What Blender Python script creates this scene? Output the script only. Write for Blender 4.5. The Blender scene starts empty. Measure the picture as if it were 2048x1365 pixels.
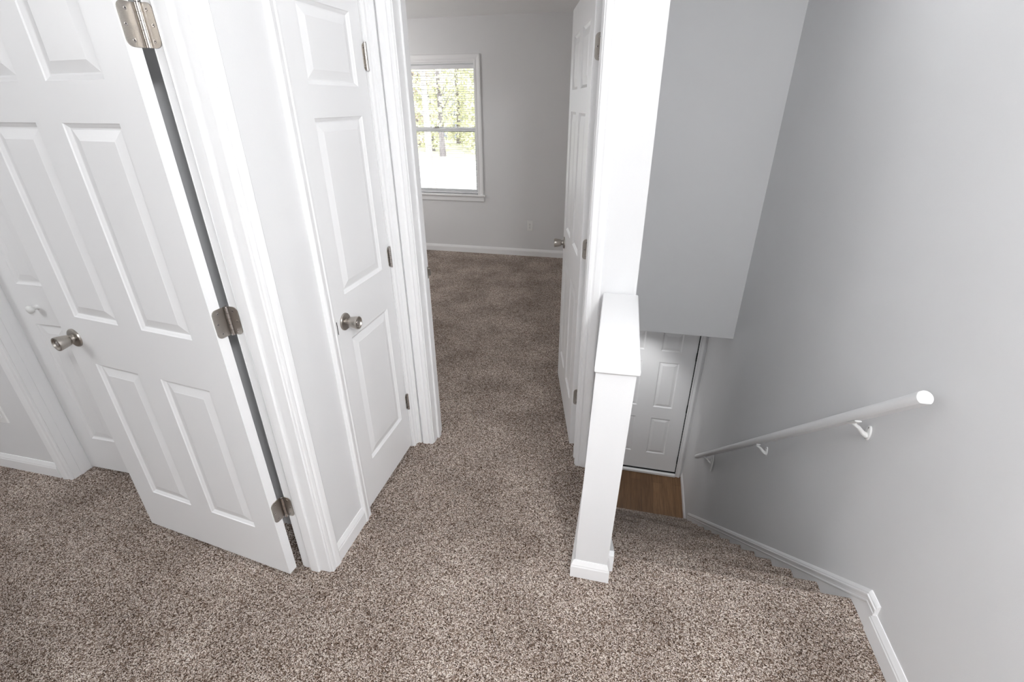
import bpy, bmesh, math, random
from mathutils import Matrix, Vector

random.seed(7)
SC = bpy.context.scene
COL = SC.collection
R = math.radians

# ------------------------------------------------------------------ materials
def new_mat(name):
    m = bpy.data.materials.new(name); m.use_nodes = True
    nt = m.node_tree; nt.nodes.clear()
    out = nt.nodes.new('ShaderNodeOutputMaterial')
    b = nt.nodes.new('ShaderNodeBsdfPrincipled')
    nt.links.new(b.outputs[0], out.inputs[0])
    return m, nt, b

def pos_node(nt, scale=(1, 1, 1)):
    g = nt.nodes.new('ShaderNodeNewGeometry')
    mp = nt.nodes.new('ShaderNodeMapping'); mp.inputs['Scale'].default_value = scale
    nt.links.new(g.outputs['Position'], mp.inputs['Vector'])
    return mp.outputs[0]

def noise(nt, vec, scale, detail=2.0, rough=0.5):
    n = nt.nodes.new('ShaderNodeTexNoise')
    n.inputs['Scale'].default_value = scale
    n.inputs['Detail'].default_value = detail
    n.inputs['Roughness'].default_value = rough
    nt.links.new(vec, n.inputs['Vector'])
    return n

def ramp(nt, fac, stops):
    r = nt.nodes.new('ShaderNodeValToRGB')
    e = r.color_ramp.elements
    while len(e) < len(stops): e.new(0.5)
    for el, (p, c) in zip(e, stops):
        el.position = p; el.color = (*c, 1)
    nt.links.new(fac, r.inputs[0])
    return r

def bump(nt, b, height, strength, dist):
    n = nt.nodes.new('ShaderNodeBump')
    n.inputs['Strength'].default_value = strength
    n.inputs['Distance'].default_value = dist
    nt.links.new(height, n.inputs['Height'])
    nt.links.new(n.outputs[0], b.inputs['Normal'])

def paint(name, col, rough=0.6, tex=260, strength=0.12, var=0.015, spec=0.4):
    m, nt, b = new_mat(name)
    v = pos_node(nt)
    n = noise(nt, v, tex, 3)
    n2 = noise(nt, v, 1.6, 3)
    lo = tuple(c * (1 - var) for c in col); hi = tuple(min(1, c * (1 + var)) for c in col)
    r = ramp(nt, n2.outputs[0], [(0.3, lo), (0.7, hi)])
    nt.links.new(r.outputs[0], b.inputs['Base Color'])
    b.inputs['Roughness'].default_value = rough
    b.inputs['Specular IOR Level'].default_value = spec
    bump(nt, b, n.outputs[0], strength, 0.001)
    return m

M = {}
M['wall'] = paint('wall_paint', (0.725, 0.725, 0.73), 0.75, 330, 0.2)
M['ceiling'] = paint('ceiling_paint', (0.84, 0.84, 0.84), 0.9, 120, 0.35)
M['white'] = paint('white_gloss_paint', (0.83, 0.83, 0.835), 0.38, 90, 0.02, 0.004)
M['trim'] = paint('white_trim_paint', (0.83, 0.83, 0.835), 0.42, 110, 0.02, 0.004)
M['plastic'] = paint('white_plastic', (0.82, 0.82, 0.81), 0.35, 50, 0.0, 0.004)
M['vinyl'] = paint('white_vinyl', (0.80, 0.80, 0.82), 0.4, 50, 0.0, 0.004)

def carpet_mat():
    m, nt, b = new_mat('brown_frieze_carpet')
    v = pos_node(nt)
    # slightly warp the tuft grid so that the yarn ends curl
    w = noise(nt, v, 90, 2)
    sub = nt.nodes.new('ShaderNodeVectorMath'); sub.operation = 'SCALE'
    nt.links.new(w.outputs['Color'], sub.inputs[0]); sub.inputs['Scale'].default_value = 0.012
    add = nt.nodes.new('ShaderNodeVectorMath'); add.operation = 'ADD'
    nt.links.new(v, add.inputs[0]); nt.links.new(sub.outputs[0], add.inputs[1])
    vo = nt.nodes.new('ShaderNodeTexVoronoi'); vo.inputs['Scale'].default_value = 365
    nt.links.new(add.outputs[0], vo.inputs['Vector'])
    sep = nt.nodes.new('ShaderNodeSeparateColor')
    nt.links.new(vo.outputs['Color'], sep.inputs[0])
    n1 = noise(nt, v, 480, 2)
    mix = nt.nodes.new('ShaderNodeMath'); mix.operation = 'MULTIPLY_ADD'
    nt.links.new(n1.outputs[0], mix.inputs[0]); mix.inputs[1].default_value = 0.7
    sc = nt.nodes.new('ShaderNodeMath'); sc.operation = 'MULTIPLY'
    nt.links.new(sep.outputs[0], sc.inputs[0]); sc.inputs[1].default_value = 0.62
    off = nt.nodes.new('ShaderNodeMath'); off.operation = 'SUBTRACT'
    nt.links.new(sc.outputs[0], off.inputs[0]); off.inputs[1].default_value = 0.16
    nt.links.new(off.outputs[0], mix.inputs[2])
    r = ramp(nt, mix.outputs[0], [(0.19, (0.020, 0.011, 0.007)), (0.35, (0.165, 0.108, 0.078)),
                                  (0.54, (0.40, 0.305, 0.245)), (0.72, (0.93, 0.85, 0.79))])
    # vacuum streaks and foot marks in the pile
    n3 = noise(nt, v, 3.2, 3, 0.55)
    r3 = ramp(nt, n3.outputs[0], [(0.34, (0.80, 0.78, 0.77)), (0.66, (1.18, 1.18, 1.18))])
    mm = nt.nodes.new('ShaderNodeMix'); mm.data_type = 'RGBA'; mm.blend_type = 'MULTIPLY'
    mm.inputs[0].default_value = 1.0
    nt.links.new(r.outputs[0], mm.inputs[6]); nt.links.new(r3.outputs[0], mm.inputs[7])
    nt.links.new(mm.outputs[2], b.inputs['Base Color'])
    b.inputs['Roughness'].default_value = 1.0
    b.inputs['Specular IOR Level'].default_value = 0.0
    inv = nt.nodes.new('ShaderNodeMath'); inv.operation = 'SUBTRACT'
    inv.inputs[0].default_value = 1.0
    nt.links.new(vo.outputs['Distance'], inv.inputs[1])
    bump(nt, b, inv.outputs[0], 0.9, 0.006)
    return m
M['carpet'] = carpet_mat()

def metal(name, col, rough):
    m, nt, b = new_mat(name)
    v = pos_node(nt, (1, 1, 6))
    n = noise(nt, v, 260, 2)
    r = ramp(nt, n.outputs[0], [(0.3, tuple(c * 0.9 for c in col)), (0.7, tuple(min(1, c * 1.08) for c in col))])
    nt.links.new(r.outputs[0], b.inputs['Base Color'])
    b.inputs['Metallic'].default_value = 1.0
    b.inputs['Roughness'].default_value = rough
    return m
M['nickel'] = metal('satin_nickel', (0.46, 0.43, 0.395), 0.34)
M['steel'] = metal('polished_nickel', (0.55, 0.52, 0.50), 0.2)

def dark(name, col, rough=0.6):
    m, nt, b = new_mat(name)
    v = pos_node(nt); n = noise(nt, v, 80, 2)
    r = ramp(nt, n.outputs[0], [(0.3, tuple(c * 0.8 for c in col)), (0.7, tuple(c * 1.2 for c in col))])
    nt.links.new(r.outputs[0], b.inputs['Base Color'])
    b.inputs['Roughness'].default_value = rough
    return m
M['dark'] = dark('dark_slot', (0.012, 0.011, 0.011))
M['rubber'] = dark('black_weatherstrip', (0.006, 0.006, 0.006), 0.8)
M['closet'] = dark('unlit_void', (0.3, 0.3, 0.3), 0.9)

def wood_mat():
    m, nt, b = new_mat('brown_plank_floor')
    v = pos_node(nt)
    br = nt.nodes.new('ShaderNodeTexBrick')
    mp = nt.nodes.new('ShaderNodeMapping'); mp.inputs['Rotation'].default_value = (0, 0, R(90))
    nt.links.new(v, mp.inputs['Vector']); nt.links.new(mp.outputs[0], br.inputs['Vector'])
    br.inputs['Scale'].default_value = 1.0
    br.inputs['Brick Width'].default_value = 1.2; br.inputs['Row Height'].default_value = 0.125
    br.inputs['Mortar Size'].default_value = 0.0012
    br.inputs['Color1'].default_value = (0.125, 0.066, 0.030, 1)
    br.inputs['Color2'].default_value = (0.19, 0.105, 0.05, 1)
    br.inputs['Mortar'].default_value = (0.02, 0.011, 0.006, 1)
    n = noise(nt, pos_node(nt, (28, 1.6, 1)), 2.2, 6, 0.65)
    r = ramp(nt, n.outputs[0], [(0.25, (0.55, 0.5, 0.45)), (0.75, (1.3, 1.3, 1.3))])
    mm = nt.nodes.new('ShaderNodeMix'); mm.data_type = 'RGBA'; mm.blend_type = 'MULTIPLY'; mm.inputs[0].default_value = 1
    nt.links.new(br.outputs[0], mm.inputs[6]); nt.links.new(r.outputs[0], mm.inputs[7])
    nt.links.new(mm.outputs[2], b.inputs['Base Color'])
    b.inputs['Roughness'].default_value = 0.45
    bump(nt, b, n.outputs[0], 0.15, 0.001)
    return m
M['wood'] = wood_mat()

def glass_mat():
    m = bpy.data.materials.new('window_glass'); m.use_nodes = True
    nt = m.node_tree; nt.nodes.clear()
    out = nt.nodes.new('ShaderNodeOutputMaterial')
    tr = nt.nodes.new('ShaderNodeBsdfTransparent'); tr.inputs[0].default_value = (0.96, 0.97, 0.97, 1)
    gl = nt.nodes.new('ShaderNodeBsdfGlossy'); gl.inputs['Roughness'].default_value = 0.02
    fr = nt.nodes.new('ShaderNodeFresnel'); fr.inputs[0].default_value = 1.45
    mx = nt.nodes.new('ShaderNodeMixShader')
    nt.links.new(fr.outputs[0], mx.inputs[0]); nt.links.new(tr.outputs[0], mx.inputs[1]); nt.links.new(gl.outputs[0], mx.inputs[2])
    nt.links.new(mx.outputs[0], out.inputs[0])
    return m
M['glass'] = glass_mat()

def two_tone(name, a, b_, scale, rough=0.9, detail=4, stretch=(1, 1, 1)):
    m, nt, b = new_mat(name)
    n = noise(nt, pos_node(nt, stretch), scale, detail)
    r = ramp(nt, n.outputs[0], [(0.35, a), (0.65, b_)])
    nt.links.new(r.outputs[0], b.inputs['Base Color'])
    b.inputs['Roughness'].default_value = rough
    b.inputs['Specular IOR Level'].default_value = 0.2
    return m
M['lawn'] = two_tone('dry_lawn', (0.50, 0.50, 0.36), (0.66, 0.64, 0.50), 0.5)
M['drive'] = two_tone('pale_concrete', (0.74, 0.73, 0.71), (0.82, 0.81, 0.79), 1.2)
M['bark'] = two_tone('pale_bark', (0.42, 0.38, 0.35), (0.66, 0.62, 0.59), 3, stretch=(1, 1, 0.25))
M['bark_dark'] = two_tone('grey_bark', (0.16, 0.14, 0.15), (0.30, 0.27, 0.28), 4, stretch=(1, 1, 0.25))
M['leaf'] = two_tone('yellow_green_leaves', (0.42, 0.43, 0.26), (0.88, 0.86, 0.60), 1.3)
M['leaf_red'] = two_tone('rusty_leaves', (0.50, 0.38, 0.30), (0.82, 0.72, 0.62), 1.3)
M['siding'] = two_tone('blue_grey_siding', (0.26, 0.27, 0.34), (0.34, 0.35, 0.42), 2, stretch=(0.2, 0.2, 4))
M['roof'] = two_tone('grey_shingles', (0.14, 0.14, 0.16), (0.22, 0.21, 0.23), 3)

# ------------------------------------------------------------------ mesh helpers
class MB:
    """collects shapes in world coordinates, then links them as ONE mesh object"""
    def __init__(s): s.bm = bmesh.new()
    def face(s, pts):
        vs = [s.bm.verts.new(p) for p in pts]
        try: return s.bm.faces.new(vs)
        except ValueError: return None
    def box(s, x0, x1, y0, y1, z0, z1, T=None):
        c = [(x, y, z) for z in (z0, z1) for y in (y0, y1) for x in (x0, x1)]
        if T: c = [T @ Vector(p) for p in c]
        v = [s.bm.verts.new(p) for p in c]
        for f in ((0, 2, 3, 1), (4, 5, 7, 6), (0, 1, 5, 4), (2, 6, 7, 3), (0, 4, 6, 2), (1, 3, 7, 5)):
            s.bm.faces.new([v[i] for i in f])
        return s
    def hexa(s, bot, top):
        v = [s.bm.verts.new(p) for p in list(bot) + list(top)]
        for f in ((3, 2, 1, 0), (4, 5, 6, 7), (0, 1, 5, 4), (1, 2, 6, 5), (2, 3, 7, 6), (3, 0, 4, 7)):
            s.bm.faces.new([v[i] for i in f])
        return s
    def loft(s, rings, caps=True, closed=True):
        rv = [[s.bm.verts.new(p) for p in r] for r in rings]
        n = len(rv[0])
        for a, b in zip(rv, rv[1:]):
            for i in range(n if closed else n - 1):
                j = (i + 1) % n
                s.bm.faces.new((a[i], a[j], b[j], b[i]))
        if caps:
            s.bm.faces.new(rv[0][::-1]); s.bm.faces.new(rv[-1])
        return s
    def tube(s, pts, rads, seg=12):
        pts = [Vector(p) for p in pts]
        if not isinstance(rads, (list, tuple)): rads = [rads] * len(pts)
        rings = []
        up = None
        for i, p in enumerate(pts):
            t = ((pts[min(i + 1, len(pts) - 1)] - p).normalized() + (p - pts[max(i - 1, 0)]).normalized())
            t = t.normalized()
            if up is None:
                up = Vector((0, 0, 1)) if abs(t.z) < .9 else Vector((1, 0, 0))
            a = t.cross(up).normalized(); b = a.cross(t).normalized(); up = b
            rings.append([p + (a * math.cos(k * 2 * math.pi / seg) + b * math.sin(k * 2 * math.pi / seg)) * rads[i] for k in range(seg)])
        return s.loft(rings)
    def lathe(s, origin, axis, prof, seg=28):
        """prof: list of (distance along axis, radius)"""
        ax = Vector(axis).normalized(); o = Vector(origin)
        a = ax.orthogonal().normalized(); b = ax.cross(a)
        rings = [[o + ax * d + (a * math.cos(k * 2 * math.pi / seg) + b * math.sin(k * 2 * math.pi / seg)) * max(r, 1e-5) for k in range(seg)] for d, r in prof]
        return s.loft(rings)
    def prism(s, poly, T, d0, d1):
        """poly in local (x,y); extruded along local z from d0 to d1, T places it"""
        return s.loft([[T @ Vector((x, y, d)) for x, y in poly] for d in (d0, d1)])
    def build(s, name, mat, parent=None, smooth=False, bev=0.0, bseg=2, ang=30):
        bm = s.bm
        bmesh.ops.recalc_face_normals(bm, faces=bm.faces)
        if bev:
            bmesh.ops.remove_doubles(bm, verts=bm.verts, dist=1e-5)
            es = [e for e in bm.edges if len(e.link_faces) == 2 and e.calc_face_angle(0) > R(40)]
            bmesh.ops.bevel(bm, geom=es, offset=bev, segments=bseg, affect='EDGES', profile=0.5, clamp_overlap=True)
        xs = [v.co for v in bm.verts]
        lo = Vector((min(c.x for c in xs), min(c.y for c in xs), min(c.z for c in xs)))
        hi = Vector((max(c.x for c in xs), max(c.y for c in xs), max(c.z for c in xs)))
        base = Vector(((lo.x + hi.x) / 2, (lo.y + hi.y) / 2, lo.z))
        for v in bm.verts: v.co -= base
        me = bpy.data.meshes.new(name); bm.to_mesh(me); bm.free()
        mats = mat if isinstance(mat, list) else [mat]
        for m in mats: me.materials.append(m)
        if smooth:
            for p in me.polygons: p.use_smooth = True
            try: me.set_sharp_from_angle(angle=R(ang))
            except Exception: pass
        o = bpy.data.objects.new(name, me); COL.objects.link(o)
        o.location = base
        if parent: attach(o, parent)
        return o

def W(o):
    return (W(o.parent) @ o.matrix_parent_inverse @ o.matrix_basis) if o.parent else o.matrix_basis.copy()
def attach(o, p):
    o.parent = p; o.matrix_parent_inverse = W(p).inverted()
def empty(name, loc, parent=None):
    o = bpy.data.objects.new(name, None); COL.objects.link(o); o.location = loc
    o.empty_display_size = 0.05
    if parent: attach(o, parent)
    return o
def tag(o, label, cat=None, kind=None, group=None):
    o['label'] = label
    if cat: o['category'] = cat
    if kind: o['kind'] = kind
    if group: o['group'] = group
    return o
def struct(o, label, cat):
    return tag(o, label, cat, 'structure')

# ------------------------------------------------------------------ the layout (metres)
ZC = 2.43          # upstairs ceiling
ZF = -2.55         # downstairs floor
ZL = -0.108        # downstairs ceiling
XL, XR0 = -0.994, -1.111        # hall side / room side of the left hall wall
YB0, YB1 = 1.93, 2.045          # wall with the bedroom doorway
YF = 5.515                      # far bedroom wall
XW = 0.957                      # stair wall
XS = 0.07                       # stair side of the inner stair wall
YH = 3.88                       # dropped wall above the stairs
YD = 4.962                      # front door wall
YLR = 1.275                     # back wall of the room on the left
RY0, RY1 = 0.25, 1.085          # doorway into the left room (along Y)
CY0, CY1 = 1.402, 1.876         # narrow closet doorway
BX0, BX1 = -0.892, -0.137       # bedroom doorway (along X)
DH = 2.065                      # head of the door openings

def boxes(name, mat, lst, label, cat):
    m = MB()
    for b in lst: m.box(*b)
    return struct(m.build(name, mat), label, cat)

# ---- walls
boxes('wall_hall', M['wall'], [
    (XR0, XL, -2.0, RY0 - .02, 0, ZC), (XR0, XL, RY0 - .02, RY1 + .02, DH + .02, ZC),
    (XR0, XL, RY1 + .02, CY0 - .02, 0, ZC), (XR0, XL, CY0 - .02, CY1 + .02, DH + .02, ZC),
    (XR0, XL, CY1 + .02, YB0, 0, ZC)], 'pale grey hall wall holding the narrow closet door', 'wall')
boxes('wall_bedroom_entry', M['wall'], [
    (-3.6, BX0 - .02, YB0, YB1, 0, ZC), (BX0 - .02, BX1 + .02, YB0, YB1, DH + .02, ZC),
    (BX1 + .02, XS, YB0, YB1, 0, ZC)], 'pale wall around the open bedroom doorway, ending above the half wall', 'wall')
boxes('wall_stair_inner', M['wall'], [
    (-0.05, XS, YB1, YF + .1, -.02, ZC), (-0.05, XS, 1.44, 4.1, ZF, -.02)],
    'inner wall between the stairs and the bedroom', 'wall')
m = MB()
T_ = .12
m.hexa([(XW, -2.0, ZF), (XW + T_, -2.0, ZF), (XW + T_, YH, ZF), (XW, YH, ZF)],
       [(XW, -2.0, ZC), (XW + T_, -2.0, ZC), (XW + T_, YH, ZC), (XW, YH, ZC)])
m.hexa([(XW, YH, ZF), (XW + T_, YH, ZF), (XW + T_ + .03, YD + .2, ZF), (XW + .03, YD + .2, ZF)],
       [(XW, YH, ZC), (XW + T_, YH, ZC), (XW + T_ + .03, YD + .2, ZC), (XW + .03, YD + .2, ZC)])
struct(m.build('wall_right', M['wall']), 'tall grey stairwell wall carrying the white handrail', 'wall')
boxes('wall_header', M['wall'], [(XS, XW, YH, YH + .11, ZL, ZC)],
      'grey dropped wall hanging over the lower part of the stairs', 'wall')
boxes('wall_front', M['wall'], [(-1.3, -.045, YD, YD + .15, ZF, ZL), (-.045, .93, YD, YD + .15, ZF + 2.09, ZL), (.93, 1.1, YD, YD + .15, ZF, ZL)],
      'wall around the front door at the foot of the stairs', 'wall')
boxes('wall_foyer', M['wall'], [(-1.42, -1.3, 4.0, YD + .15, ZF, ZL), (-1.3, -.05, 3.98, 4.1, ZF, ZL)],
      'grey wall at the left of the downstairs entry', 'wall')
boxes('wall_bedroom_far', M['wall'], [
    (-3.72, -2.64, YF, YF + .14, 0, ZC), (-2.64, -1.69, YF, YF + .14, 2.035, ZC),
    (-2.64, -1.69, YF, YF + .14, 0, .675), (-1.69, 0.3, YF, YF + .14, 0, ZC)],
    'grey far bedroom wall with the window', 'wall')
boxes('wall_bedroom_left', M['wall'], [(-3.72, -3.6, YB0, YF, 0, ZC)],
      'left wall of the bedroom', 'wall')
boxes('wall_room_back', M['wall'], [
    (-4.2, -2.53, YLR, YLR + .115, 0, ZC), (-2.53, -1.42, YLR, YLR + .115, DH + .02, ZC), (-1.42, XR0, YLR, YLR + .115, 0, ZC)],
    'grey wall of the left room behind the open door', 'wall')
boxes('wall_room_left', M['wall'], [(-4.32, -4.2, -2.5, YLR + .1, 0, ZC)],
      'far left wall of the left room', 'wall')
boxes('wall_back', M['wall'], [(-4.32, XR0, -2.62, -2.5, 0, ZC), (XR0, XL, -2.62, -2.0, 0, ZC), (XL, XW, -2.12, -2.0, 0, ZC)],
      'wall behind the landing', 'wall')
m = MB(); m.box(-2.53, -1.42, YLR + .64, YLR + .65, 0, ZC); m.box(-2.55, -2.53, YLR + .115, YB0, 0, ZC); m.box(-1.42, -1.40, YLR + .115, YB0, 0, ZC)
struct(m.build('wall_closet', M['wall']), 'inside of the folding door closet', 'wall')

# ---- ceilings
m = MB(); m.box(-4.32, XW + .12, -2.62, YF + .14, ZC, ZC + .12)
struct(m.build('ceiling', M['ceiling']), 'white upstairs ceiling seen through the bedroom doorway', 'ceiling')
m = MB(); m.box(-1.42, XS - .001, 4.1, YD + .15, ZL, ZL + .09); m.box(XS - .001, XW + .06, YH + .111, YD + .15, ZL, ZL + .09)
struct(m.build('ceiling_foyer', M['ceiling']), 'white ceiling over the front door', 'ceiling')

# ---- floors
m = MB()
m.box(-4.2, XW, -2.5, 1.395, -.06, 0); m.box(-4.2, .0, 1.395, 1.97, -.06, 0); m.box(-3.72, -.05, 1.97, YF, -.06, 0)
struct(m.build('floor', M['carpet']), 'speckled brown carpet over landing, left room and bedroom', 'floor')
m = MB(); m.box(-1.4, XW + .05, 4.0, YD + .1, ZF - .05, ZF)
struct(m.build('floor_foyer', M['wood']), 'brown plank floor in front of the front door', 'floor')

# ------------------------------------------------------------------ mouldings
BASE_PROF = [(0, 0), (.0125, 0), (.0125, .055), (.0105, .060), (.0105, .064), (.008, .070), (.005, .078), (.003, .083), (0, .083)]
def sweep(m, prof, path, out):
    """prof (outward, up) pairs carried along a path of points; out(i) = outward vector per point"""
    m.loft([[Vector(p) + Vector(o) * a + Vector(u) * b for a, b in prof] for p, o, u in zip(path, *out)])
def baseboard(name, runs, label, prof=BASE_PROF, mat=None):
    m = MB()
    for (p, q, n) in runs:
        n = Vector((n[0], n[1], 0)); up = Vector((0, 0, 1))
        sweep(m, prof, [p, q], ([n, n], [up, up]))
    return struct(m.build(name, mat or M['trim']), label, 'baseboard')
baseboard('baseboard_hall', [((XL, 1.137, 0), (XL, 1.356, 0), (1, 0))], 'short white baseboard between the left doorway and the closet door')
baseboard('baseboard_bedroom', [((-3.6, YF, 0), (-.05, YF, 0), (0, -1)), ((-3.6, YB1, 0), (-3.6, YF, 0), (1, 0)), ((-.05, YB1 + .02, 0), (-.05, YF, 0), (-1, 0))],
          'white baseboard along the bedroom walls')
baseboard('baseboard_room', [((-4.2, YLR, 0), (-2.59, YLR, 0), (0, -1)), ((-1.366, YLR, 0), (XR0, YLR, 0), (0, -1)), ((XR0, 1.15, 0), (XR0, YLR, 0), (-1, 0))],
          'white baseboard in the left room, seen either side of the open door')
baseboard('baseboard_landing', [((XW, -2.0, 0), (XW, 1.305, 0), (-1, 0))], 'white baseboard on the right edge of the landing',
          [(a, b * 1.085) for a, b in BASE_PROF])
baseboard('baseboard_foyer', [((XW, 4.08, ZF), (XW, YH + .2, ZF), (-1, 0)), ((XW, YH + .2, ZF), (XW + .026, YD - .016, ZF), (-1, 0))],
          'white baseboard beside the brown plank floor downstairs')

CAS = [(0, 0), (0, .008), (.003, .011), (.013, .012), (.017, .0095), (.020, .0095), (.026, .0135), (.036, .0155), (.044, .0165), (.048, .0145), (.050, .012), (.050, 0)]
def casing(name, parent, T, w, hgt, reveal=.005, scale=1.0, mat=None):
    """inverted-U casing on the plane local y=0, outward = -y, opening x 0..w; one mitred mesh"""
    m = MB()
    P = [(a * scale, b) for a, b in CAS]
    r = reveal
    L = [T @ Vector((-r - a, -b, 0)) for a, b in P]
    LT = [T @ Vector((-r - a, -b, hgt + r + a)) for a, b in P]
    RT = [T @ Vector((w + r + a, -b, hgt + r + a)) for a, b in P]
    RB = [T @ Vector((w + r + a, -b, 0)) for a, b in P]
    m.loft([L, LT, RT, RB])
    return m.build(name, mat or M['trim'], parent)

def door_frame(name, T, w, hgt, depth, stop0, stop1, label, stop_t=.011, back=True, scale=1.0):
    """jambs, stop strips and casings round an opening; local x across, y into the wall, z up"""
    root = empty(name, T @ Vector((w / 2, 0, 0)))
    struct(root, label, 'door frame')
    m = MB()
    j = .019
    m.box(-j, 0, -.001, depth + .001, 0, hgt + j, T); m.box(w, w + j, -.001, depth + .001, 0, hgt + j, T); m.box(0, w, -.001, depth + .001, hgt, hgt + j, T)
    m.build('jamb', M['trim'], root, bev=.0015, bseg=1)
    m = MB()
    m.box(0, stop_t, stop0, stop1, 0, hgt, T); m.box(w - stop_t, w, stop0, stop1, 0, hgt, T); m.box(stop_t, w - stop_t, stop0, stop1, hgt - stop_t, hgt, T)
    m.build('door_stop', M['trim'], root, bev=.003, bseg=2)
    casing('casing', root, T, w, hgt, scale=scale)
    if back:
        T2 = T @ Matrix.Translation((w, depth, 0)) @ Matrix.Rotation(math.pi, 4, 'Z')
        casing('casing', root, T2, w, hgt, scale=scale)
    return root

def place(x, y, z, deg):
    return Matrix.Translation((x, y, z)) @ Matrix.Rotation(R(deg), 4, 'Z')

fr_room = door_frame('trim_1', place(XL, RY0, 0, 90), RY1 - RY0, DH, XL - XR0, .042, .080,
           'white door frame of the left doorway, its jamb carrying three hinges')
fr_closet = door_frame('trim_2', place(XL, CY0, 0, 90), CY1 - CY0, DH, XL - XR0, .042, .075,
           'white door frame around the narrow closet door', scale=.98)
fr_bed = door_frame('trim_3', place(BX0, YB0, 0, 0), BX1 - BX0, DH, YB1 - YB0, .045, .078,
           'white door frame around the open bedroom doorway', scale=1.15)
m = MB(); m.box(XL + .0145, -.9600, 1.9158, YB0, 0, DH + .06)
m.build('scribe_strip', M['trim'], fr_bed)
fr_fold = door_frame('trim_4', place(-2.515, YLR, 0, 0), 1.088, DH, .115, .03, .05,
           'white door frame around the folding closet door in the left room', scale=1.15, stop_t=.003)

# ------------------------------------------------------------------ six-panel doors
ROWS = [(.210, .812), (.992, 1.590), (1.686, 1.915)]
def door_slab(T, w, hgt, cols, rows, t=.035, depth=.009):
    """slab with moulded panels on both faces. local x 0..-w from the hinge edge, front face y=0 (normal -y)"""
    m = MB()
    xs = sorted({-w, 0.0, *[-c for cc in cols for c in cc]})
    zs = sorted({0.0, hgt, *[z for r in rows for z in r]})
    pan = [(-c1, -c0, r0, r1) for c0, c1 in cols for r0, r1 in rows]
    rings = [(0, 0), (.0025, .0030), (.008, .0062), (.012, depth), (.016, depth), (.040, .0028), (.043, .0018)]
    def is_panel(xa, xb, za, zb):
        for p in pan:
            if abs(xa - p[0]) < 1e-6 and abs(xb - p[1]) < 1e-6 and abs(za - p[2]) < 1e-6 and abs(zb - p[3]) < 1e-6: return True
        return False
    for side in (0, 1):
        fy = (lambda d: d) if side == 0 else (lambda d: t - d)
        for xa, xb in zip(xs, xs[1:]):
            for za, zb in zip(zs, zs[1:]):
                if is_panel(xa, xb, za, zb): continue
                m.face([T @ Vector(p) for p in ((xa, fy(0), za), (xb, fy(0), za), (xb, fy(0), zb), (xa, fy(0), zb))])
        for (xa, xb, za, zb) in pan:
            rs = []
            for ins, d in rings:
                rs.append([T @ Vector((x, fy(d), z)) for x, z in ((xa + ins, za + ins), (xb - ins, za + ins), (xb - ins, zb - ins), (xa + ins, zb - ins))])
            m.loft(rs, caps=False); m.face(rs[-1])
    for za, zb in zip(zs, zs[1:]):
        for x in (-w, 0):
            m.face([T @ Vector(p) for p in ((x, 0, za), (x, t, za), (x, t, zb), (x, 0, zb))])
    for xa, xb in zip(xs, xs[1:]):
        for z in (0, hgt):
            m.face([T @ Vector(p) for p in ((xa, 0, z), (xb, 0, z), (xb, t, z), (xa, t, z))])
    bmesh.ops.remove_doubles(m.bm, verts=m.bm.verts, dist=1e-5)
    return m

def hinge(parent, pin, zc, leaves, hgt=.089, seg5=True, label=None):
    """leaves: (direction, normal, width) pairs in the horizontal plane. hinge = barrel; leaves and screws below it"""
    px, py = pin
    m = MB()
    r = .0058
    n = 5
    for k in range(n):
        a = zc - hgt / 2 + k * hgt / n; b = a + hgt / n - .0009
        m.lathe((px, py, a), (0, 0, 1), [(0, r * .55), (0, r), (b - a, r), (b - a, r * .55)], 16)
    m.lathe((px, py, zc - hgt / 2), (0, 0, 1), [(0, r * .5), (hgt, r * .5), (hgt + .001, r * .9), (hgt + .003, r * .9), (hgt + .0045, r * .5), (hgt + .005, 0)], 16)
    h = m.build('hinge', M['steel'], parent, smooth=True)
    if label: h['label'] = label
    for d, nrm, wid, org, ext in leaves:
        d = Vector((*d, 0)).normalized(); nrm = Vector((*nrm, 0)).normalized()
        o = Vector((*org, zc))
        T = Matrix.Translation(o) @ Matrix((( d.x, 0, nrm.x, 0), (d.y, 0, nrm.y, 0), (0, 1, 0, 0), (0, 0, 0, 1)))
        c = .0145
        poly = [(-ext, -hgt / 2), (wid - c, -hgt / 2)] + [(wid - c + c * math.sin(a), -hgt / 2 + c - c * math.cos(a)) for a in (R(22), R(45), R(68), R(90))]
        poly += [(wid - c + c * math.cos(a), hgt / 2 - c + c * math.sin(a)) for a in (0, R(22), R(45), R(68))] + [(wid - c, hgt / 2), (-ext, hgt / 2)]
        m = MB(); m.prism(poly, T, 0, .0022)
        m.build('hinge_leaf', M['nickel'], h)
        for sx, sz in ((.014, .031), (.022, 0), (.014, -.031)):
            c0 = T @ Vector((sx * wid / .031, sz, .0022))
            m = MB(); m.lathe(c0, nrm, [(0, .0040), (.0006, .0040), (.0009, .0034), (.0004, .0016), (.0004, 0)], 16)
            m.build('screw', M['steel'], h, smooth=True, ang=50)
            m = MB(); m.lathe(c0 + nrm * .0006, nrm, [(0, .0013), (.0003, .0013), (.0004, 0)], 8)
            m.build('screw_recess', M['dark'], h)
    return h

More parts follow.
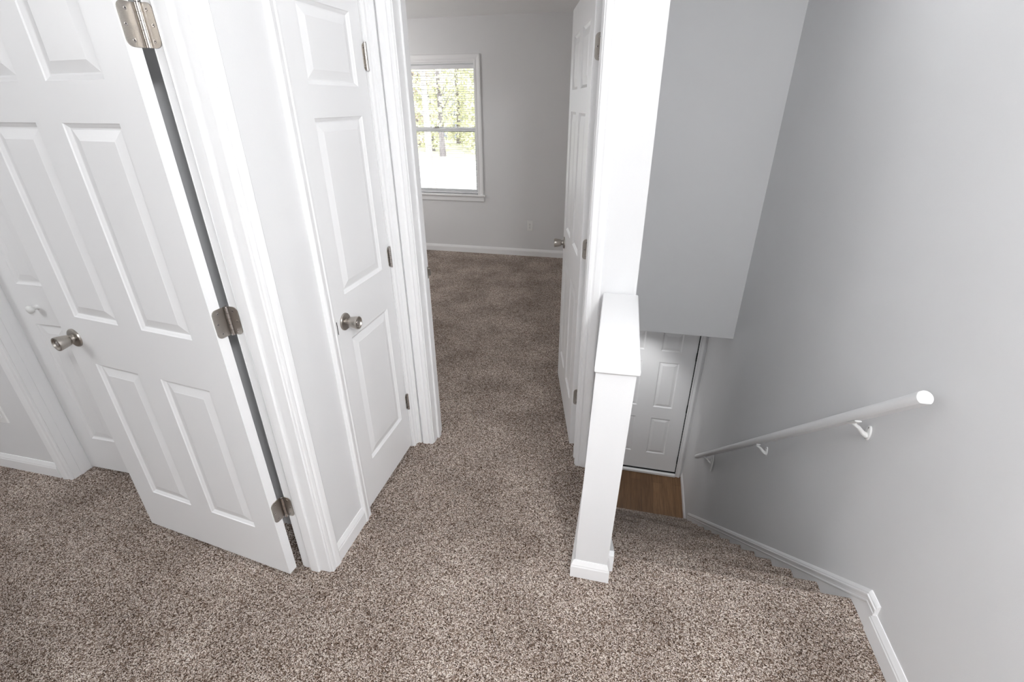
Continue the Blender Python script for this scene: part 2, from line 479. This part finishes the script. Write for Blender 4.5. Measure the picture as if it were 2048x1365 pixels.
def knob(parent, pos, nrm, lock=False, flip=1, name='knob'):
    """tulip knob on a round rosette"""
    p = Vector(pos); n = Vector((*nrm, 0)).normalized()
    m = MB()
    m.lathe(p, n, [(0, .020), (.006, .0135), (.017, .0120), (.0185, .0120), (.0190, .0165), (.0215, .0185), (.030, .0205), (.045, .0235), (.055, .0248),
                   (.0585, .0240), (.0588, .0205), (.0535, .0175), (.052, .0)], 40)
    k = m.build(name, M['nickel'], parent, smooth=True, ang=35)
    k['label'] = 'satin nickel round knob'
    m = MB()
    m.lathe(p, n, [(0, .0335), (.003, .0335), (.006, .0315), (.0075, .026), (.008, .012)], 40)
    m.build('rosette', M['nickel'], k, smooth=True, ang=35)
    m = MB()
    m.lathe(p + n * .0172, n, [(0, .0126), (.0020, .0126)], 24)
    m.build('neck_ring', M['dark'], k, smooth=True)
    m = MB()
    m.lathe(p + n * .052, n, [(0, .0100), (.0035, .0100), (.0045, .0085), (.0045, .0)], 20)
    m.build('lock_button', M['steel'], k, smooth=True)
    return k

def six_panel_door(name, T, w, hgt, cols, rows, label, mat=None):
    m = door_slab(T, w, hgt, cols, rows)
    o = m.build(name, mat or M['white'], None)
    return struct(o, label, 'door')

C_WIDE = [(.109, .328), (.435, .649)]
Z0 = .018
# door 1: into the left room, swung open so that it faces the camera
T1 = place(-1.1326, 1.0317, Z0, -6.72)
d1 = six_panel_door('door_1', T1, .754, 2.032, C_WIDE, ROWS, 'wide open white six-panel door at left with nickel knob and three square nickel hinges')
def loc(T, x, y, z): v = T @ Vector((x, y, z)); return (v.x, v.y, v.z)
k = knob(d1, loc(T1, -.697, 0, .907), (T1.to_3x3() @ Vector((0, -1, 0))).xy)
knob(d1, loc(T1, -.697, .035, .907), (T1.to_3x3() @ Vector((0, 1, 0))).xy)
e1 = (T1.to_3x3() @ Vector((0, -1, 0))).xy; n1 = (T1.to_3x3() @ Vector((1, 0, 0))).xy
pin1 = (-1.1178, 1.0782)
for zc, lb in ((1.812, 'bright upper hinge'), (1.072, 'middle hinge'), (.325, 'lower hinge beside the carpet')):
    oe = loc(T1, .0002, .0365, 0)
    hinge(d1, pin1, zc, [(tuple(e1), tuple(n1), .0335, (oe[0], oe[1]), .010), ((1, 0), (0, -1), .030, (-1.1165, RY1 - .0003), .001)], label=lb)

# door 2: narrow closed linen closet door
T2 = place(-.998, 1.871, Z0, 90)
d2 = six_panel_door('door_2', T2, .460, 2.032, [(.070, .374)], ROWS, 'narrow closed white three-panel closet door with a nickel knob, in the hall')
knob(d2, loc(T2, -.401, 0, .893), (1, 0))
for zc in (1.803, 1.045, .288):
    hinge(d2, (-.9905, 1.8735), zc, [((0, -1), (1, 0), .010, (-.9979, 1.8715), .001)], label='nickel hinge barrel on the closed closet door')
m = MB(); m.box(-1.0, -.9970, 1.4150, 1.4185, .880, .930); m.build('latch_plate', M['dark'], d2)

# door 3: bedroom door, open past a right angle
T3 = place(-.1787, 2.0654, Z0, -77)
d3 = six_panel_door('door_3', T3, .754, 2.032, C_WIDE, ROWS, 'white six-panel bedroom door standing open, seen almost edge on')
knob(d3, loc(T3, -.697, 0, .902), (T3.to_3x3() @ Vector((0, -1, 0))).xy)
knob(d3, loc(T3, -.697, .035, .902), (T3.to_3x3() @ Vector((0, 1, 0))).xy)
n3 = (T3.to_3x3() @ Vector((1, 0, 0))).xy; e3 = (T3.to_3x3() @ Vector((0, -1, 0))).xy
for zc in (1.832, 1.075, .313):
    oe = loc(T3, .0002, .037, 0)
    hinge(d3, (-.1375, 2.064), zc, [(tuple(e3), tuple(n3), .031, (oe[0], oe[1]), .004), ((0, -1), (-1, 0), .030, (BX1 + .0003, 2.055), .004)], label='nickel hinge on the edge of the open bedroom door')

# strike plate on the left jamb of the bedroom doorway
m = MB(); m.box(BX0 - .001, BX0 + .0018, 2.008, 2.040, .90, .957); m.box(BX0 - .001, BX0 + .008, 2.040, 2.052, .912, .945)
o = m.build('strike_plate', M['nickel'], fr_bed, bev=.0006, bseg=1); o['label'] = 'nickel strike plate'

# door 4: folding closet door in the left room
YFD = YLR + .082
fold = empty('door_4', (-1.97, YFD, 0)); struct(fold, 'white folding closet door with a small white knob, half hidden behind the open door', 'door')
for i in range(2):
    x1 = -2.513 + .542 * (i + 1)
    Tl = place(x1 - .002, YFD, .012, 0)
    m = door_slab(Tl, .539, 2.02, [(.094, .240), (.299, .445)], [(.190, .800), (.980, 1.580), (1.676, 1.905)], t=.03, depth=.007)
    m.build('door_leaf', M['white'], fold)
for x in (-2.360, -1.58):
    m = MB(); m.lathe((x, YFD, .893), (0, -1, 0), [(0, .011), (.002, .011), (.006, .007), (.014, .0075), (.020, .014), (.027, .0175), (.033, .0165), (.037, .010), (.038, 0)], 24)
    m.build('knob', M['plastic'], fold, smooth=True, ang=60)

# door 5: front door downstairs
T5 = place(.897, YD + .012, ZF + .055, 0)
d5 = six_panel_door('door_5', T5, .914, 2.032, [(.160, .375), (.557, .770)], [(.250, .765), (.925, 1.525), (1.665, 1.895)],
                    'closed white six-panel front door at the foot of the stairs')
knob(d5, loc(T5, -.85, 0, .90), (0, -1))
m = MB()
m.box(.8975, .9055, YD + .004, YD + .03, ZF + .05, ZF + 2.09); m.box(-.02, .9055, YD + .004, YD + .03, ZF + .038, ZF + .0545)
m.build('weatherstrip', M['rubber'], d5)
for z in (-.86, -1.545, -2.30):
    m = MB(); m.lathe((.9015, YD + .004, z - .05), (0, 0, 1), [(0, .002), (0, .008), (.1, .008), (.1, .002)], 12); m.build('hinge', M['rubber'], d5, smooth=True)
m = MB(); m.box(-.03, .905, YD - .030, YD + .05, ZF, ZF + .037); 
sill = m.build('trim_6', M['trim'], bev=.008, bseg=3); struct(sill, 'white threshold under the front door', 'threshold')
fr5 = empty('trim_5', (.43, YD, ZF)); struct(fr5, 'white frame around the front door', 'door frame')
m = MB(); m.box(.9057, .928, YD - .004, YD + .1, ZF, ZF + 2.11); m.box(-.045, -.0225, YD - .004, YD + .1, ZF, ZF + 2.11); m.box(-.0225, .9057, YD - .004, YD + .1, ZF + 2.09, ZF + 2.11)
m.build('jamb', M['trim'], fr5)
casing('casing', fr5, place(-.0225, YD, ZF, 0), .928 - .005, 2.085, scale=1.05)

# ------------------------------------------------------------------ half wall with cap
m = MB()
b = [(-.066, 1.293, 0), (.056, 1.293, 0), (.064, 1.93, 0), (-.06, 1.93, 0)]
t = [(-.0445, 1.287, .922), (.0765, 1.287, .922), (.072, 1.93, .922), (-.052, 1.93, .922)]
m.hexa(b, t)
struct(m.build('wall_half', M['wall']), 'low half wall between the hall and the stairs', 'wall')
m = MB()
m.hexa([(-.049, 1.270, .922), (.0865, 1.274, .922), (.0795, 1.9145, .922), (-.0625, 1.9145, .922)],
       [(-.049, 1.270, .941), (.0865, 1.274, .941), (.0795, 1.9145, .941), (-.0625, 1.9145, .941)])
struct(m.build('trim_7', M['trim'], bev=.005, bseg=3, smooth=True), 'white wooden cap on top of the half wall', 'wall cap')
def wrap_base(pts, prof=BASE_PROF):
    """baseboard mitred round a corner path of plan points (outward = left of travel)"""
    rings = []
    n = len(pts)
    dirs = [(Vector(pts[i + 1]) - Vector(pts[i])).normalized() for i in range(n - 1)]
    for i, p in enumerate(pts):
        na = dirs[max(i - 1, 0)]; nb = dirs[min(i, n - 2)]
        la = Vector((-na.y, na.x)); lb = Vector((-nb.y, nb.x))
        mit = (la + lb); mit = mit / (mit.length_squared / 2) if mit.length > 1e-6 else la
        rings.append([Vector((p[0] + mit.x * a, p[1] + mit.y * a, b_)) for a, b_ in prof])
    m = MB(); m.loft(rings); return m
mb = wrap_base([(.056, 1.345), (.056, 1.293), (-.066, 1.293), (-.061, 1.914)])
bo = mb.build('baseboard_half', M['trim']); struct(bo, 'white baseboard wrapped around the foot of the half wall', 'baseboard')

# ------------------------------------------------------------------ stairs
RISE = -ZF / 13.0; RUN = .2215; YN = 1.431
def step_prof(y0, y1, z, under, r=.019):
    """tread from y0 to nosing y1 at height z with a rounded nose, riser below"""
    p = [(y0, z)]
    for k in range(0, 9):
        a = R(90 - k * 22.5)
        p.append((y1 - r + r * math.cos(a), z - r + r * math.sin(a)))
    p += [(y1 - .024, z - 2 * r - .004), (y1 - .024, z - under), (y0, z - under)]
    return p
stairs = empty('staircase', (.51, 2.8, ZF)); struct(stairs, 'brown carpeted stairs going down to the front door', 'staircase')
for i in range(0, 13):
    z = -RISE * i
    y1 = YN + RUN * i
    y0 = 1.394 if i == 0 else y1 - RUN - .024
    m = MB()
    x0, x1 = (XS + .012 if i else .0563, XW - .011)
    m.loft([[(x, y, zz) for y, zz in step_prof(y0, y1, z, RISE)] for x in (x0, x1)])
    m.build('landing_nosing' if i == 0 else 'step', M['carpet'], stairs, smooth=True, ang=40)

# skirt along the right wall: flat board, moulded cap, short level return at the top
S0, SY, SL = .108, 1.357, .881
def skirt_z(y): return S0 - SL * (y - SY)
sk = empty('trim_8', (XW, 2.7, -1.2)); struct(sk, 'white sloping skirt board where the stairs meet the right wall', 'skirt board')
m = MB()
ye = 4.10
poly = [(1.300, 0.0), (1.300, .115), (SY, .115), (ye, skirt_z(ye)), (ye, ZF), (ye - .22, ZF), (1.431, -.20), (1.41, -.02)]
m.loft([[(x, y, z) for y, z in poly] for x in (XW, XW - .0095)])
m.build('skirt_panel', M['trim'], sk)
MOLD = [(0, -.040), (.0115, -.040), (.0135, -.037), (.0135, -.033), (.0115, -.030), (.0125, -.022), (.0150, -.014), (.0150, -.011), (.011, -.008), (.011, -.004), (.007, .002), (.003, .006), (0, .006)]
m = MB()
s_ = math.hypot(1, SL); upn = Vector((0, SL / s_, 1 / s_)); up0 = Vector((0, 0, 1))
upm = (upn + up0).normalized(); upm = upm / upm.dot(up0)
o_ = Vector((-1, 0, 0))
sweep(m, MOLD, [(XW, 1.293, .125), (XW, SY, .125), (XW, ye, skirt_z(ye) + .017)], ([o_, o_, o_], [up0, upm, upn]))
m.build('cap_moulding', M['trim'], sk)
# skirt on the half wall side
sk2 = MB()
poly = [(1.335, .0), (1.335, .088), (1.36, .088), (4.05, .088 - SL * 2.69), (4.05, ZF), (3.85, ZF), (1.45, -.2), (1.42, -.02)]
sk2.loft([[(x, y, z) for y, z in poly] for x in (.060, .0815)])
struct(sk2.build('trim_9', M['trim'], bev=.003, bseg=2), 'white skirt board on the inner side of the stairs behind the half wall', 'skirt board')

# ------------------------------------------------------------------ handrail
rail = empty('handrail', (.92, 2.69, -.3))
tag(rail, 'white round wooden handrail sloping down the stairwell wall on three brackets', 'handrail')
A = Vector((.89, 1.4065, .8815)); B = Vector((.89, 3.9716, -1.4309))
ax = (B - A).normalized(); sd = Vector((1, 0, 0)); upv = sd.cross(ax).normalized()
if upv.z < 0: upv = -upv
def rail_ring(p, r):
    out = []
    for k in range(28):
        a = 2 * math.pi * k / 28
        x, y = r * math.cos(a), r * math.sin(a)
        y = max(y, -r * .80)          # flat underside
        out.append(p + sd * x + upv * y)
    return out
m = MB()
m.loft([rail_ring(A, .0205), rail_ring(A + ax * .0015, .022), rail_ring(B - ax * .0015, .022), rail_ring(B, .0205)])
m.build('rail', M['trim'], rail, smooth=True, ang=35)
def bracket(yb, loose=False):
    t = (yb - A.y) / (B.y - A.y)
    c = A.lerp(B, t)
    under = c - upv * (.022 * .80)
    zb = under.z - .040
    m = MB()
    # curved arm from the wall plate out and up to the saddle
    pts = [(XW - .006, yb - .003, zb - .022), (XW - .022, yb - .003, zb - .012), (XW - .040, yb, zb + .008), (.895, yb + .001, under.z - .017), (.888, yb + .001, under.z - .006)]
    m.tube(pts, [.011, .0085, .0068, .0065, .0075], 14)
    br = m.build('bracket', M['plastic'], rail, smooth=True, ang=60)
    m = MB()
    Tp = Matrix.Translation((XW, yb, zb - .012)) @ Matrix.Rotation(R(-90), 4, 'Y')
    ell = [(.031 * math.cos(a), .018 * math.sin(a)) for a in [2 * math.pi * k / 28 for k in range(28)]]
    m.loft([[Tp @ Vector((x * s, y * s, d)) for x, y in ell] for s, d in ((1, 0), (1, .003), (.9, .0055), (.6, .007))])
    m.build('wall_plate', M['plastic'], br, smooth=True)
    m = MB()
    wd, ln = .0125, .030
    cs = under - ax * 0
    m.loft([[cs + ax * s * ln + sd * (wd * math.cos(a)) - upv * (.0045 + .0035 * math.sin(a)) for a in [2 * math.pi * k / 12 for k in range(12)]] for s in (-1, 1)])
    m.build('saddle', M['plastic'], br, smooth=True, ang=50)
    for dz in (.022, -.022):
        m = MB(); m.lathe((XW - .005, yb, zb - .012 + dz), (-1, 0, 0), [(0, .0038), (.002, .0036), (.003, .002), (.003, 0)], 12)
        m.build('screw', M['steel'], br, smooth=True)
    return br, zb
bracket(1.712); bracket(2.572)
br3, zb3 = bracket(3.70)
# the bottom bracket's cover plate has come away from the wall and hangs bent
m = MB()
cpts = [(XW - .010, 3.640, -1.115), (XW - .013, 3.60, -1.150), (XW - .016, 3.585, -1.190), (XW - .015, 3.592, -1.240), (XW - .010, 3.615, -1.300)]
m.loft([[Vector(p) + Vector((0, dy, 0)) + Vector((dx, 0, 0)) for dx, dy in ((0, -.004), (.0025, -.004), (.0025, .026), (0, .026))] for p in cpts])
o = m.build('cover_plate', M['plastic'], rail); o['label'] = 'bent white cover strip hanging by the lowest bracket'

# ------------------------------------------------------------------ bedroom window
win = empty('window_1', (-2.165, YF, .66)); struct(win, 'white double-hung bedroom window with daylight trees outside', 'window')
X0, X1, ZB, ZT = -2.625, -1.705, .690, 2.02     # clear opening
m = MB()
w_ = X1 - X0
P = [(a * 1.42, b) for a, b in CAS]
T_w = place(X0, YF, 0, 0)
L = [T_w @ Vector((-a - .003, -b, ZB)) for a, b in P]; LT = [T_w @ Vector((-a - .003, -b, ZT + .014 + a)) for a, b in P]
RT = [T_w @ Vector((w_ + a + .003, -b, ZT + .014 + a)) for a, b in P]; RB = [T_w @ Vector((w_ + a + .003, -b, ZB)) for a, b in P]
m.loft([L, LT, RT, RB]); m.build('casing', M['trim'], win)
m = MB(); m.box(X0 - .10, X1 + .098, YF - .030, YF + .07, .672, .690); m.build('window_stool', M['trim'], win, bev=.004, bseg=2)
m = MB(); m.box(X0 - .075, X1 + .077, YF - .013, YF + .0, .616, .672); m.build('window_apron', M['trim'], win, bev=.003, bseg=2)
m = MB()
m.box(X0 - .012, X0, YF, YF + .14, ZB, ZT + .015); m.box(X1, X1 + .012, YF, YF + .14, ZB, ZT + .015); m.box(X0, X1, YF, YF + .14, ZT, ZT + .015); m.box(X0, X1, YF + .07, YF + .15, .672, ZB)
m.build('window_jamb', M['trim'], win)
def sash(y, z0, z1, nm):
    m = MB(); f = .032
    m.box(X0, X0 + f, y, y + .028, z0, z1); m.box(X1 - f, X1, y, y + .028, z0, z1); m.box(X0 + f, X1 - f, y, y + .028, z1 - .034, z1); m.box(X0 + f, X1 - f, y, y + .028, z0, z0 + .045)
    s = m.build(nm, M['vinyl'], win, bev=.003, bseg=1)
    m = MB(); m.box(X0 + f - .004, X1 - f + .004, y + .012, y + .016, z0 + .04, z1 - .03); m.build('pane', M['glass'], s)
    return s
sash(YF + .095, 1.358, ZT, 'upper_sash'); lo_s = sash(YF + .062, ZB, 1.397, 'lower_sash')
m = MB(); m.box(-2.22, -2.16, YF + .052, YF + .088, 1.397, 1.404); m.lathe((-2.19, YF + .07, 1.404), (0, 0, 1), [(0, .012), (.008, .011), (.01, 0)], 14); m.box(-2.205, -2.155, YF + .060, YF + .070, 1.404, 1.413)
m.build('sash_lock', M['nickel'], win, bev=.001, bseg=1)

# mini blind: its own thing, hung inside the window recess
bl = empty('window_blind', (-2.165, YF + .035, ZB + .05)); tag(bl, 'white mini blind with open slats hanging in the bedroom window', 'blind')
m = MB(); m.box(X0 + .006, X1 - .006, YF + .018, YF + .046, 1.972, 2.012); m.build('head_rail', M['vinyl'], bl, bev=.003, bseg=2)
m = MB()
n = 58; zt, zb_ = 1.955, .722
for i in range(n):
    z = zt - (zt - zb_) * i / (n - 1)
    pr = [(-.0115, -.0022), (-.006, .0002), (0, .0010), (.006, .0002), (.0115, -.0022)]
    ring = [(a, b) for a, b in pr] + [(a, b - .0005) for a, b in pr[::-1]]
    m.loft([[(x, YF + .033 + a, z + b - a * .10) for a, b in ring] for x in (X0 + .008, X1 - .008)])
m.build('slats', M['plastic'], bl)
m = MB(); m.box(X0 + .008, X1 - .008, YF + .022, YF + .044, .700, .714); m.build('bottom_rail', M['vinyl'], bl, bev=.003, bseg=2)
for x in (X0 + .15, (X0 + X1) / 2, X1 - .15):
    m = MB(); m.tube([(x, YF + .033, .712), (x, YF + .033, 1.975)], .0008, 6); m.build('ladder_cord', M['plastic'], bl)
m = MB(); m.tube([(X0 + .06, YF + .016, 1.97), (X0 + .062, YF + .013, 1.35)], .004, 8); m.build('tilt_wand', M['plastic'], bl, smooth=True)

# ------------------------------------------------------------------ wall outlets
def outlet(x, y, z, label):
    """duplex outlet on a wall facing -y"""
    o = empty('wall_outlet', (x, y, z - .0575)); tag(o, label, 'outlet')
    m = MB(); m.hexa([(x - .035, y, z - .0575), (x + .035, y, z - .0575), (x + .035, y, z + .0575), (x - .035, y, z + .0575)],
                     [(x - .032, y - .006, z - .0545), (x + .032, y - .006, z - .0545), (x + .032, y - .006, z + .0545), (x - .032, y - .006, z + .0545)])
    m.build('cover_plate', M['plastic'], o)
    for s in (1, -1):
        zc = z + s * .0195
        m = MB()
        poly = [(.0172 * math.cos(a), max(-.0125, min(.0125, .0172 * math.sin(a)))) for a in [2 * math.pi * k / 28 for k in range(28)]]
        m.loft([[(x + a, yy, zc + b) for a, b in poly] for yy in (y - .0055, y - .0078)])
        r = m.build('receptacle', M['plastic'], o)
        m = MB(); m.box(x - .0075, x - .0050, y - .0083, y - .0076, zc - .002, zc + .007); m.box(x + .0050, x + .0075, y - .0083, y - .0076, zc - .001, zc + .006)
        m.lathe((x, y - .0076, zc - .007), (0, -1, 0), [(0, .0026), (.0007, .0026), (.0007, 0)], 12)
        m.build('slots', M['dark'], r)
    m = MB(); m.lathe((x, y - .006, z), (0, -1, 0), [(0, .0035), (.001, .003), (.0012, 0)], 12); m.build('screw', M['steel'], o)
    return o
outlet(-1.0845, YF, .359, 'white duplex outlet low on the far bedroom wall, right of the window')
outlet(-2.795, YLR, .352, 'white duplex outlet at the left picture edge, above the left room baseboard')

# ------------------------------------------------------------------ outdoors, seen through the blind
GZ = -2.9
m = MB(); m.box(-60, 30, YF + .4, 130, GZ - .2, GZ)
struct(m.build('ground', M['lawn']), 'bright lawn outside the bedroom window', 'ground')
m = MB(); m.box(-60, 20, 16, 42, GZ, GZ + .02)
struct(m.build('road', M['drive']), 'pale concrete drive outside the bedroom window', 'road')
def tree(x, y, h, r, leafm, barkm, label, lean=0.0, rad=2.4, n=900, low=2.5):
    t = empty('tree', (x, y, GZ)); tag(t, label, 'tree', group='trees outside the bedroom window')
    rnd = random.Random(int(x * 100 + y * 7))
    m = MB()
    pts = [(x + lean * (q ** 1.5) * h * .1 + rnd.uniform(-.05, .05), y, GZ + h * q) for q in (0, .15, .35, .6, .85)]
    m.tube(pts, [r * 1.35, r, r * .9, r * .65, r * .3], 12)
    for k in range(6):
        q = .35 + .09 * k; a = rnd.uniform(0, 6.28); l = rnd.uniform(.5, .9) * rad
        p0 = Vector((x + lean * (q ** 1.5) * h * .1, y, GZ + h * q))
        m.tube([p0, p0 + Vector((math.cos(a) * l * .5, math.sin(a) * l * .5, l * .4)), p0 + Vector((math.cos(a) * l, math.sin(a) * l, l))], [r * .4, r * .25, r * .08], 7)
    m.build('trunk', barkm, t, smooth=True)
    m = MB()
    for k in range(n):
        aa = rnd.uniform(0, 6.283); rr = rad * math.sqrt(rnd.random()) * (.75 + .25 * math.sin(3 * aa)); u = math.cos(aa) * rr; v = math.sin(aa) * rr; w2 = rnd.uniform(0, 1)
        c = Vector((x + u, y + v, GZ + low + w2 * (h - low) * 1.05))
        s = rnd.uniform(.10, .26)
        a = Vector((rnd.uniform(-1, 1), rnd.uniform(-1, 1), rnd.uniform(-1, 1))).normalized(); b2 = a.orthogonal().normalized()
        m.face([c + a * s, c + b2 * s * .6 + a.cross(b2) * .03, c - a * s, c - b2 * s * .6])
    m.build('foliage', leafm, t)
tree(-11.1, 27, 11, .19, M['leaf_red'], M['bark'], 'pale slender trunk nearest the bedroom window outside', lean=-.1, rad=1.6, n=260, low=5.2)
tree(-17.6, 46, 11, .24, M['leaf'], M['bark_dark'], 'dark trunk right of the pale slender trunk outside the window', rad=1.9, n=900, low=2.6)
tree(-24.4, 56, 11, .28, M['leaf_red'], M['bark_dark'], 'rusty leaved tree at the far left outside the window', rad=2.6, n=2000, low=.5)
tree(-20.7, 51, 11, .28, M['leaf'], M['bark_dark'], 'yellow-green tree behind the pale slender trunk', rad=2.5, n=1800, low=.4)
tree(-21.0, 61, 11, .28, M['leaf'], M['bark_dark'], 'yellow-green tree in the middle distance, behind the dark trunk', rad=2.7, n=2000, low=.4)
tree(-15.0, 49.5, 11, .20, M['leaf'], M['bark'], 'yellow-green tree at the right edge of the window view', rad=2.2, n=1800, low=.3)
tree(-17.5, 55.5, 11, .20, M['leaf'], M['bark'], 'bushy yellow-green tree standing between the middle and right trees', rad=2.3, n=1700, low=.2)
hs = empty('house', (-28, 74, GZ)); tag(hs, 'blue-grey house behind the trees outside the window', 'house')
m = MB(); m.box(-36, -21, 71, 79, GZ, GZ + 3.2); m.build('house_wall', M['siding'], hs)
m = MB(); m.loft([[(x, y, z) for y, z in ((70.4, GZ + 3.2), (75, GZ + 6.2), (79.6, GZ + 3.2))] for x in (-36.6, -20.4)]); m.build('house_roof', M['roof'], hs)

# ------------------------------------------------------------------ light
def point(name, loc_, power, rad, col=(1, 1, 1)):
    l = bpy.data.lights.new(name, 'POINT'); l.energy = power; l.shadow_soft_size = rad; l.color = col
    o = bpy.data.objects.new(name, l); COL.objects.link(o); o.location = loc_
    return o
point('hall_ceiling_light', (.60, -.45, 2.29), 84, .12, (.965, .985, 1))
point('landing_fill_light', (.30, .70, 2.25), 7, .12, (.965, .985, 1))  # added fill over the landing, no fixture there
point('stair_fill_light', (.42, 2.15, 2.31), 3.2, .12, (.965, .985, 1))  # added fill to lift the dropped wall and stair wall
point('left_room_fill_light', (-3.2, -.2, 2.1), 27, .15, (.97, .985, 1))  # added ambient for the left room, no known fixture
point('bedroom_fill_light', (-3.2, 4.3, 1.78), 24, .15, (1, .985, .97))  # added fill out of view, lifts the far bedroom wall and ceiling
point('foyer_fill_light', (-.7, 4.55, ZL - .6), 4, .10)  # added weak fill for the wall beside the lower stairs
sp = bpy.data.lights.new('foyer_door_fill', 'SPOT'); sp.energy = 32; sp.spot_size = R(66); sp.spot_blend = .7; sp.shadow_soft_size = .05  # added spot that brightens the front door, no real fixture
spo = bpy.data.objects.new('foyer_door_fill', sp); COL.objects.link(spo); spo.location = (.22, 4.2, ZL - .03)
spo.rotation_euler = (Vector((.26, YD, -1.75)) - spo.location).to_track_quat('-Z', 'Y').to_euler()
sun = bpy.data.lights.new('sun', 'SUN'); sun.energy = 3.0; sun.angle = R(1.0)
so = bpy.data.objects.new('sun', sun); COL.objects.link(so)
so.rotation_euler = Vector((-.35, .60, -.72)).to_track_quat('-Z', 'Y').to_euler()
wd = bpy.data.worlds.new('sky'); SC.world = wd; wd.use_nodes = True
wd.node_tree.nodes['Background'].inputs[0].default_value = (.93, .965, 1.0, 1)
wd.node_tree.nodes['Background'].inputs[1].default_value = 2.9

# ------------------------------------------------------------------ camera
yaw, pitch, roll, f_px = 2.32930425e-01, 4.61304039e-01, -5.46254270e-03, 960.28
cy, sy = math.cos(yaw), math.sin(yaw)
fw = Vector((-sy * math.cos(pitch), cy * math.cos(pitch), -math.sin(pitch)))
rt = Vector((cy, sy, 0)); up = rt.cross(fw)
r2 = rt * math.cos(roll) + up * math.sin(roll); u2 = up * math.cos(roll) - rt * math.sin(roll)
cam = bpy.data.cameras.new('camera'); co = bpy.data.objects.new('camera', cam); COL.objects.link(co)
co.matrix_world = Matrix(((r2.x, u2.x, -fw.x, 0), (r2.y, u2.y, -fw.y, 0), (r2.z, u2.z, -fw.z, 1.65), (0, 0, 0, 1)))
cam.sensor_fit = 'HORIZONTAL'; cam.sensor_width = 36.0; cam.lens = 36.0 * f_px / 2048.0
cam.clip_start = .02; cam.clip_end = 400
SC.camera = co

SC.view_settings.view_transform = 'Standard'
SC.view_settings.look = 'None'
SC.view_settings.gamma = 1.0
SC.view_settings.use_curve_mapping = False
SC.view_settings.exposure = 0.27
SC.cycles.max_bounces = 14
SC.cycles.diffuse_bounces = 9
SC.cycles.transparent_max_bounces = 16
SC.cycles.sample_clamp_indirect = 6.0
